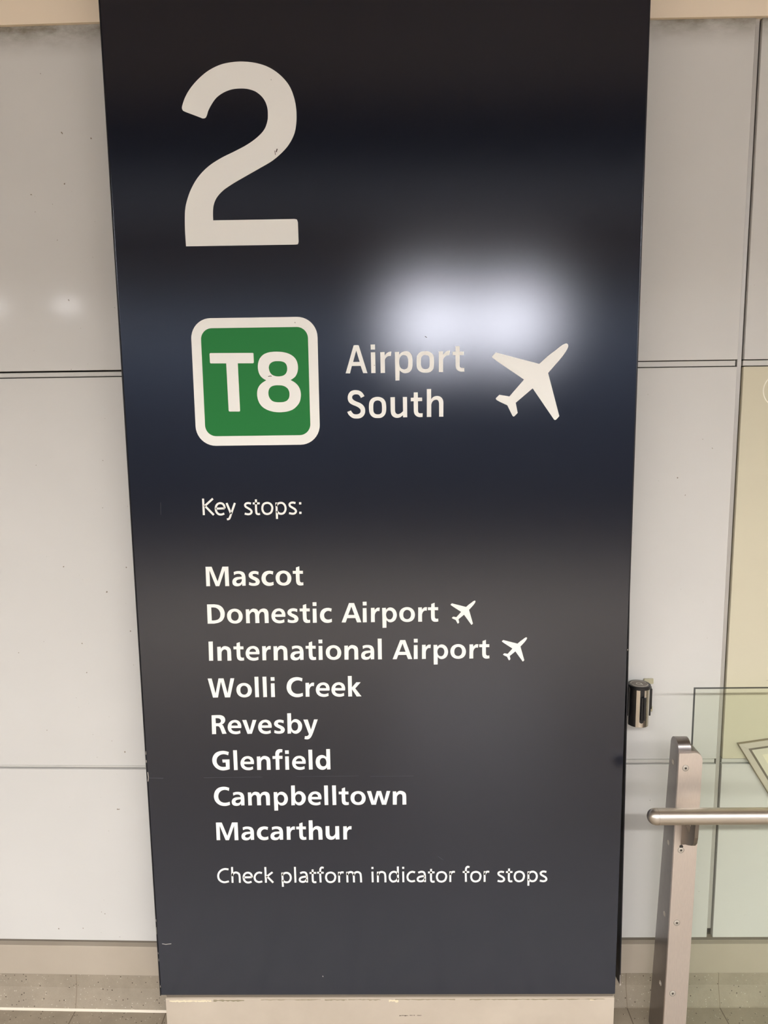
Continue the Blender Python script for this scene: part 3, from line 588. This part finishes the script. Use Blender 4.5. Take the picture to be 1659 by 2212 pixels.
# base plinth with a chipped front edge
pl = obj('base_plinth', boxbm(-0.5365, 0.5475, -0.0035, 0.066, 0.0, 0.1062, bev=0.0008), M_plinth, sign, 40)
obj('gap_strip', boxbm(-0.5345, 0.5455, 0.0008, 0.066, 0.1061, 0.1126), M_gap, sign)
import random
rnd = random.Random(4)
def jag(x0, x1, z0, z1, step):
    top = []; bot = []; x = x0
    while x < x1:
        top.append((x, z1 - rnd.random() * (z1 - z0) * 0.25)); bot.append((x, z0 + rnd.random() * (z1 - z0) * 0.6)); x += step * (0.6 + rnd.random() * 0.8)
    top.append((x1, z1 - (z1 - z0) * 0.4)); bot.append((x1, z1 - (z1 - z0) * 0.6))
    return top + bot[::-1]
for x0, x1, hgt in ((-0.42, -0.345, 0.006), (-0.305, -0.16, 0.0026), (-0.15, -0.095, 0.004), (-0.093, -0.015, 0.0038), (0.02, 0.165, 0.003), (0.20, 0.40, 0.0034), (0.40, 0.525, 0.003)):
    bm = bmesh.new(); prism(bm, jag(x0, x1, 0.1034 - hgt, 0.1038, 0.006), 'y', -0.0035, -0.0039); obj('cracked_edge', bm, M_crack, pl)
for x0, x1, z0, z1 in ((-0.527, -0.425, 0.0962, 0.1022), (0.005, 0.028, 0.0945, 0.1020), (0.489, 0.499, 0.0990, 0.1020)):
    bm = bmesh.new(); prism(bm, jag(x0, x1, z0, z1, 0.004), 'y', -0.0035, -0.0042); obj('filler_patch', bm, M_filler, pl)
for x0, x1, z0, z1 in ((0.03, 0.052, 0.0570, 0.0600), (0.055, 0.068, 0.0585, 0.0605), (0.072, 0.084, 0.0585, 0.0600)):
    bm = bmesh.new(); prism(bm, jag(x0, x1, z0, z1, 0.003), 'y', -0.0035, -0.0037); obj('scuff_mark', bm, M_dark, pl)

n_big = 7
def big(k): return [contour(ct, n_big) for ct in BIG[k]]
o = flat_mesh('platform_number', [big('two')], M_white, sign, 0.0, -0.0007); o['label'] = 'large cream numeral 2'
# badge: white rounded square, green field, T and 8
def rrect(x0, x1, z0, z1, r, n=10):
    p = []
    for cx, cz, a0 in ((x1 - r, z1 - r, 0), (x0 + r, z1 - r, 90), (x0 + r, z0 + r, 180), (x1 - r, z0 + r, 270)):
        for i in range(n + 1):
            a = R(a0 + 90 * i / n); p.append((cx + r * math.cos(a), cz + r * math.sin(a)))
    return p
bd = flat_mesh('line_badge', [[rrect(-0.3966, -0.1277, 1.4408, 1.7105, 0.0425)]], M_white, sign, 0.0, -0.0007)
bd['label'] = 'white bordered green T8 badge'
flat_mesh('badge_field', [[rrect(-0.3758, -0.1480, 1.4615, 1.6897, 0.0235)]], M_green, bd, -0.0007, -0.0010)
flat_mesh('badge_lettering', [big('T'), big('E')], M_white, bd, -0.0010, -0.0014)
o = flat_mesh('line_lettering', [big(k) for k in ('A1', 'i1', 'r1', 'p1', 'o1', 'r2', 't1')] , M_white, sign, 0.0, -0.0007); o['label'] = 'lettering reading Airport'
o = flat_mesh('line_lettering', [big(k) for k in ('S', 'o2', 'u1', 't2', 'h1')], M_white, sign, 0.0, -0.0007); o['label'] = 'lettering reading South'
plane = big('pl')
o = flat_mesh('plane_symbol', [plane], M_white, sign, 0.0, -0.0007); o['label'] = 'large white aeroplane symbol'
px = [p[0] for p in plane[0]]; pz = [p[1] for p in plane[0]]
pc = ((min(px) + max(px)) / 2, (min(pz) + max(pz)) / 2); pw = max(px) - min(px)
for (cx, cz, wd), nm in zip([(0.18205, 1.06216, 0.0553), (0.29752, 0.97613, 0.05608)], ('Domestic Airport', 'International Airport')):
    k = wd / pw
    o = flat_mesh('plane_symbol', [[[((x - pc[0]) * k + cx, (z - pc[1]) * k + cz) for x, z in ct] for ct in plane]], M_white, sign, 0.0, -0.0006)
    o['label'] = 'small aeroplane symbol after ' + nm
BC = {ch: [contour(ct, 4) for ct in cs] for ch, cs in BOLD.items()}
for text, zb, ls in LINES:
    i = 0
    for word in text.split():
        o = flat_mesh('stop_lettering', [shifted(BC[ch], x * 1e-5, zb) for ch, x in ls[i:i + len(word)]], M_white, sign, 0.0, -0.0006)
        i += len(word)
        o['label'] = 'bold lettering %s in the line %s' % (word, text) if word != text else 'bold lettering reading ' + text
for text, zb, ls in LLINES:
    gs = []; words = text.split(); ends = [sum(len(q) for q in words[:k + 1]) for k in range(len(words))]
    for n_, (ch, x) in enumerate(ls):
        for st in LIGHT[ch]:
            if st[0] == 'd':
                cx, cz, sz = (v_ * 1e-5 for v_ in st[1]); h_ = sz / 2
                cs = [[(cx - h_, cz - h_), (cx + h_, cz - h_), (cx + h_, cz + h_), (cx - h_, cz + h_)]]
            else:
                cs = ribbon(st[1], st[0] == 'o', 0.00445)
            gs.append(shifted(cs, x * 1e-5, zb))
        if n_ + 1 in ends:
            o = flat_mesh('note_lettering', gs, M_white, sign, 0.0, -0.0006); gs = []
            o['label'] = 'thin lettering %s in the line %s' % (words[ends.index(n_ + 1)], text)
# wear on the face: scratches and edge chips at their places
def quad_strip(bm, pts, wd, y):
    for (x0, z0), (x1, z1) in zip(pts, pts[1:]):
        l_ = math.hypot(x1 - x0, z1 - z0); nx, nz = -(z1 - z0) / l_ * wd / 2, (x1 - x0) / l_ * wd / 2
        prism(bm, [(x0 + nx, z0 + nz), (x1 + nx, z1 + nz), (x1 - nx, z1 - nz), (x0 - nx, z0 - nz)], 'y', y, y - 0.0002)
for nm, mt, y, marks in (('paint_chip', M_chip, 0.0, [([(-0.538, 0.2503), (-0.5292, 0.2484), (-0.5157, 0.2502)], 0.0013), ([(-0.5481, 0.7396), (-0.5484, 0.7317)], 0.001), ([(-0.5486, 0.7181), (-0.5486, 0.7124)], 0.0012), ([(-0.5471, 0.6885), (-0.5461, 0.6759), (-0.5479, 0.6656)], 0.0016), ([(-0.5489, 0.3143), (-0.5489, 0.3083)], 0.0009), ([(-0.549, 0.2937), (-0.5491, 0.2754)], 0.0007), ([(-0.5488, 0.2276), (-0.5483, 0.2227)], 0.0009), ([(-0.5481, 0.2104), (-0.5482, 0.2042)], 0.0009), ([(-0.5483, 0.1385), (-0.5483, 0.1335)], 0.0011), ([(0.5514, 0.9748), (0.5513, 0.9715)], 0.001), ([(-0.1539, 0.1634), (-0.1529, 0.1609)], 0.0015)]), ('scratch', M_faint, 0.0, [([(-0.5469, 0.6742), (-0.5285, 0.674), (-0.5113, 0.6734)], 0.0011), ([(-0.4175, 0.6739), (-0.2819, 0.6747)], 0.0007), ([(-0.2024, 0.6758), (-0.0577, 0.676)], 0.0006), ([(-0.031, 0.6747), (0.0685, 0.6751)], 0.0004), ([(-0.4818, 1.3185), (-0.4829, 1.2908)], 0.0007), ([(0.1246, 0.4735), (0.1376, 0.4641)], 0.0009), ([(0.0239, 0.9817), (0.0624, 0.9824)], 0.0006)]), ('scuff_mark', M_dark, -0.0015, [([(-0.2008, 2.0464), (-0.2029, 2.0402)], 0.002), ([(-0.2057, 2.0429), (-0.205, 2.0348)], 0.0011), ([(-0.2091, 2.1786), (-0.2081, 2.1786)], 0.0013), ([(-0.2354, 1.5871), (-0.2309, 1.5882), (-0.228, 1.5875)], 0.0014), ([(0.1003, 1.6662), (0.1042, 1.6642)], 0.001), ([(-0.0086, 1.6079), (-0.0071, 1.6073)], 0.001), ([(-0.175, 1.6997), (-0.1741, 1.6978)], 0.0012)])):
    for pts, wd in marks:
        bm = bmesh.new(); quad_strip(bm, pts, wd, y); obj(nm, bm, mt, sign)
settle(sign)

# ---------------------------------------------------------------- belt barrier head on the wall
bx, by, z0, z1 = 0.5990, 0.0555, 0.7730, 0.8715
belt = thing('belt_barrier', 'chrome wall-mounted belt barrier head with black cap beside the sign', 'belt barrier', (bx, WY, z0))
rr = 0.0243
bm = bmesh.new(); lathe(bm, [(rr - 0.0012, z0), (rr, z0 + 0.0012), (rr, z1 - 0.008), (rr - 0.001, z1 - 0.008)], (bx, by, 0), n=64)
obj('barrel', bm, M_chrome, belt, 40)
bm = bmesh.new(); lathe(bm, [(rr, z1 - 0.008), (rr + 0.0014, z1 - 0.0075), (rr + 0.0016, z1 - 0.0012), (rr + 0.0004, z1)], (bx, by, 0), n=64)
cap = obj('cap', bm, M_black, belt, 40)
bm = bmesh.new(); lathe(bm, [(rr - 0.003, z1), (rr - 0.003, z1 + 0.0003)], (bx, by, 0), n=48)
disc = obj('cap_disc', bm, M_capgrey, cap)
bm = bmesh.new()
def ringflat(bm, cx, cy, z, r0, r1, a0=0, a1=360, n=48):
    k = int(n * (a1 - a0) / 360); q = []
    for i in range(k + 1):
        a = R(a0 + (a1 - a0) * i / k)
        q.append([bm.verts.new((cx + r * math.cos(a), cy + r * math.sin(a), zz)) for r, zz in ((r0, z), (r1, z), (r1, z + 0.0002), (r0, z + 0.0002))])
    for a, b_ in zip(q, q[1:]):
        for i in range(4): bm.faces.new((a[i], a[(i + 1) % 4], b_[(i + 1) % 4], b_[i]))
ringflat(bm, bx, by, z1 + 0.0003, 0.0180, 0.0196, 20, 170)
ringflat(bm, bx, by, z1 + 0.0003, 0.0180, 0.0196, 200, 345)
ringflat(bm, bx - 0.001, by, z1 + 0.0003, 0.0045, 0.0065, 0, 359)
box(bm, bx + 0.0040, bx + 0.0062, by - 0.009, by + 0.003, z1 + 0.0003, z1 + 0.0005)
obj('cap_emblem', bm, M_capmark, cap)
def capsule(w_, za, zb_, n=10):
    p = [(w_ / 2, zb_), (-w_ / 2, zb_)]
    for i in range(n + 1):
        a = math.pi + math.pi * i / n; p.append((w_ / 2 * math.cos(a), za + w_ / 2 + w_ / 2 * math.sin(a)))
    return p
bm = bmesh.new()
prism(bm, [(bx + x_, z_) for x_, z_ in capsule(0.0096, z0 + 0.0115, z1 - 0.008)], 'y', by - rr + 0.002, by - rr - 0.0006)
obj('belt_slot', bm, M_black, belt)
bm = bmesh.new()
box(bm, bx - 0.0030, bx + 0.0050, by - rr - 0.0050, by - rr - 0.0004, z0 + 0.0200, z1 - 0.0240, bev=0.001)
box(bm, bx + 0.0016, bx + 0.0068, by - rr - 0.0085, by - rr - 0.0040, z0 + 0.0215, z1 - 0.0215, bev=0.0008)
obj('belt_end', bm, M_black, belt)
for sx in (-1, 1):
    bm = bmesh.new()
    xa, xb = sorted((bx + sx * (rr - 0.001), bx + sx * (rr + 0.0026)))
    box(bm, xa, xb, by - 0.007, by + 0.007, z0 + 0.0225, z1 - 0.004, bev=0.0008)
    xa, xb = sorted((bx + sx * (rr + 0.002), bx + sx * (rr + 0.0062)))
    box(bm, xa, xb, by - 0.003, by + 0.004, z0 + 0.037, z1 - 0.012, bev=0.001)
    obj('belt_clip', bm, M_black, belt)
bm = bmesh.new(); box(bm, bx - 0.020, bx + 0.020, by + 0.018, WY, z0 + 0.006, z1 - 0.006, bev=0.001)
obj('wall_bracket', bm, M_black, belt)
for zc in (z0 + 0.0255, z1 - 0.004):
    obj('fixing_pad', boxbm(bx + 0.019, bx + 0.0425, by + 0.0235, WY, zc - 0.0065, zc + 0.0065, bev=0.0022), M_clear, belt, 40)
settle(belt)

# ---------------------------------------------------------------- glass balustrade: post, pane, handrail
bal = thing('glass_balustrade', 'low glass balustrade with brushed steel post and handrail right of sign', 'balustrade', (0.68, -0.03, 0))
LEAN = 0.0112         # metres of sideways lean per metre of height
def lean(bm, zref=0.75):
    for v_ in bm.verts: v_.co.x += (v_.co.z - zref) * LEAN
bm = bmesh.new()
prof = [(-0.046, 0.0), (-0.046, 0.752)]
for i in range(1, 25):
    a = R(180 * i / 24); prof.append((-0.0225 - 0.0235 * math.cos(a), 0.752 + 0.0235 * math.sin(a)))
prof += [(0.042, 0.0)]
prism(bm, prof, 'x', 0.6568, 0.6850, bev=0.0008); lean(bm)
post = obj('post', bm, M_body, bal, 35)
bm = bmesh.new()
prof = [(0.6562, 0.0), (0.6562, 0.7515)]
for i in range(9):
    a = R(90 - 90 * i / 8); prof.append((0.7085 - 0.016 + 0.016 * math.cos(a), 0.7515 - 0.016 + 0.016 * math.sin(a)))
prof += [(0.7085, 0.0)]
prism(bm, prof, 'y', -0.0525, -0.0462, bev=0.0008); lean(bm)
cover = obj('cover_plate', bm, M_post, bal, 35)
bm = bmesh.new()
prof = [(0.6850, 0.0), (0.6850, 0.7545)]
for i in range(9):
    a = R(90 - 90 * i / 8); prof.append((0.7085 - 0.018 + 0.018 * math.cos(a), 0.7545 - 0.018 + 0.018 * math.sin(a)))
prof += [(0.7085, 0.0)]
prism(bm, prof, 'y', -0.0060, -0.0462); lean(bm)
obj('glass_clamp', bm, M_bracket, bal, 35)
def screw(x, y, z, axis, parent, r=0.0064):
    bm = bmesh.new()
    if axis == 'y': lathe(bm, [(r, 0.0006), (r, -0.0004), (r - 0.0010, -0.0009), (r * 0.45, -0.0009), (r * 0.40, -0.0004)], (x, y, z), 'y', 24)
    else: lathe(bm, [(r, 0.0006), (r, -0.0004), (r - 0.0010, -0.0009), (r * 0.45, -0.0009), (r * 0.40, -0.0004)], (x, y, z), 'x', 24)
    s_ = obj('screw', bm, M_screw, parent, 35)
    return s_
for x_, z_ in [(0.6716, 0.7167), (0.6699, 0.5201), (0.6683, 0.34), (0.6663, 0.1598)]:
    s_ = screw(x_, -0.0525, z_, 'y', cover)
    bm = bmesh.new(); lathe(bm, [(0.0066, -0.0526), (0.0072, -0.0526)], (x_, 0, z_), 'y', 24, caps=False)
    lathe(bm, [(0.0022, -0.0530), (0.0022, -0.0536)], (x_, 0, z_), 'y', 12)
    obj('screw_socket', bm, M_hole, cover)
for y_, z_ in [(-0.0194, 0.7148), (-0.0191, 0.5177), (-0.0195, 0.3382), (-0.0184, 0.1575)]:
    xs_ = 0.6568 + (z_ - 0.75) * LEAN
    screw(xs_, y_, z_, 'x', post, 0.0060)
# pane
gx0, gx1, gy0, gy1, gz1 = 0.7050, 2.30, -0.005, 0.005, 0.8815
bm = bmesh.new()
f = [bm.verts.new(p) for p in ((gx0, gy0, 0.0), (gx1, gy0, 0.0), (gx1, gy0, gz1), (gx0, gy0, gz1))]
g_ = [bm.verts.new(p) for p in ((gx0, gy1, 0.0), (gx1, gy1, 0.0), (gx1, gy1, gz1), (gx0, gy1, gz1))]
bm.faces.new(f); bm.faces.new(g_)
me_edges = [bm.faces.new((f[i], f[(i + 1) % 4], g_[(i + 1) % 4], g_[i])) for i in range(4)]
for e in me_edges: e.material_index = 1
pane = obj('glass_pane', bm, M_glass, bal)
pane.data.materials.append(M_glassedge)
pane['label'] = 'clear green-tinted glass pane with dark edge'
# handrail
ry, rz, rad = -0.130, 0.647695, 0.0172
bm = bmesh.new(); lathe(bm, [(rad, 0.0), (rad, 1.75)], (0.56298 + 0.0215, ry, rz), 'x', 48)
rail = obj('handrail', bm, M_rail, bal, 40)
bm = bmesh.new()
pr = [(rad * math.sin(R(a)) + 1e-5, 0.0170 * (1 - math.cos(R(a)))) for a in range(0, 91, 9)]
lathe(bm, pr + [(rad, 0.0206), (rad - 0.0007, 0.0209), (rad - 0.0007, 0.0222)], (0.56298, ry, rz), 'x', 48)
obj('end_cap', bm, M_rail, rail, 40)
# bracket plate from the slot in the post up under the rail, with a triangular opening
BX0 = 0.6690
bm = bmesh.new()
out_ = [(-0.0500, 0.612), (-0.0500, 0.5315), (-0.0720, 0.5475), (-0.0930, 0.5575), (-0.1096, 0.5670), (-0.1180, 0.5775), (-0.1215, 0.5920), (-0.1240, 0.6330), (-0.1010, 0.6400), (-0.0985, 0.6040), (-0.0950, 0.5850), (-0.0690, 0.5960), (-0.0640, 0.612)]
prism(bm, out_, 'x', BX0, BX0 + 0.0085, bev=0.0006)
obj('bracket', bm, M_bracket, rail)
bm = bmesh.new(); lathe(bm, [(0.0042, -0.0524), (0.0042, -0.0530)], (BX0 + 0.0012, 0, 0.5290), 'y', 16)
obj('slot_hole', bm, M_hole, cover)
settle(bal)

# ---------------------------------------------------------------- triangular framed board behind the glass
FA, FB_, FC = [(0.8491, 0.7092), (1.1458, 0.7535), (1.0087, 0.4552)]
t = thing('framed_board', 'cream board in mitred pale metal frame behind the glass pane', 'framed board', (FA[0], WY, FA[1]))
def inset(P3, d):
    n = len(P3); out = []
    cx = sum(p[0] for p in P3) / n; cz = sum(p[1] for p in P3) / n
    ln = []
    for i in range(n):
        a, b_ = P3[i], P3[(i + 1) % n]; dx, dz = b_[0] - a[0], b_[1] - a[1]; l_ = math.hypot(dx, dz)
        nx, nz = -dz / l_, dx / l_
        if (cx - a[0]) * nx + (cz - a[1]) * nz < 0: nx, nz = -nx, -nz
        ln.append((a[0] + nx * d, a[1] + nz * d, dx, dz))
    for i in range(n):
        x1_, z1_, dx1, dz1 = ln[i - 1]; x2_, z2_, dx2, dz2 = ln[i]
        det = dx1 * (-dz2) + dx2 * dz1
        k = ((x2_ - x1_) * (-dz2) + dx2 * (z2_ - z1_)) / det
        out.append((x1_ + dx1 * k, z1_ + dz1 * k))
    return out
O3 = [FA, FB_, FC]; I3 = inset(O3, 0.0140); B3 = inset(O3, 0.0165)
yf, yb = 0.0765, WY
for i in range(3):
    bm = bmesh.new(); j = (i + 1) % 3
    prism(bm, [O3[i], O3[j], I3[j], I3[i]], 'y', yf, yb, bev=0.0005)
    obj('frame_bar', bm, M_alu, t)
bm = bmesh.new(); prism(bm, inset(O3, -0.0011), 'y', yf + 0.0012, yb); obj('frame_backing', bm, M_crack, t)
def ring3(a, b_, y0_, y1_):
    bm = bmesh.new(); A_, B_ = inset(O3, a), inset(O3, b_)
    for i in range(3):
        j = (i + 1) % 3; prism(bm, [A_[i], A_[j], B_[j], B_[i]], 'y', y0_, y1_)
    return bm
obj('shade_strip', ring3(0.0138, 0.0190, yf + 0.0006, yf + 0.004), M_groove, t)  # dark strip standing in for shade on the frame's inner sides
obj('board_margin', ring3(0.0188, 0.0345, yf + 0.0009, yf + 0.004), M_margin, t)
bm = bmesh.new(); prism(bm, inset(O3, 0.033), 'y', yf + 0.0011, yf + 0.004); obj('board', bm, M_framepanel, t)
settle(t)

# ---------------------------------------------------------------- ring sticker on the cream panel
bm = bmesh.new()
q = []
for i in range(73):
    a = R(5 * i)
    q.append([bm.verts.new((0.8990 + r * math.cos(a), yy, 1.5455 + r * math.sin(a))) for r, yy in ((0.0362, WY), (0.0382, WY), (0.0382, WY - 0.0004), (0.0362, WY - 0.0004))])
for a, b_ in zip(q, q[1:]):
    for i in range(4): bm.faces.new((a[i], a[(i + 1) % 4], b_[(i + 1) % 4], b_[i]))
tag(obj('ring_sticker', bm, M_ring), 'thin white ring sticker on the cream panel at right edge', 'sticker')
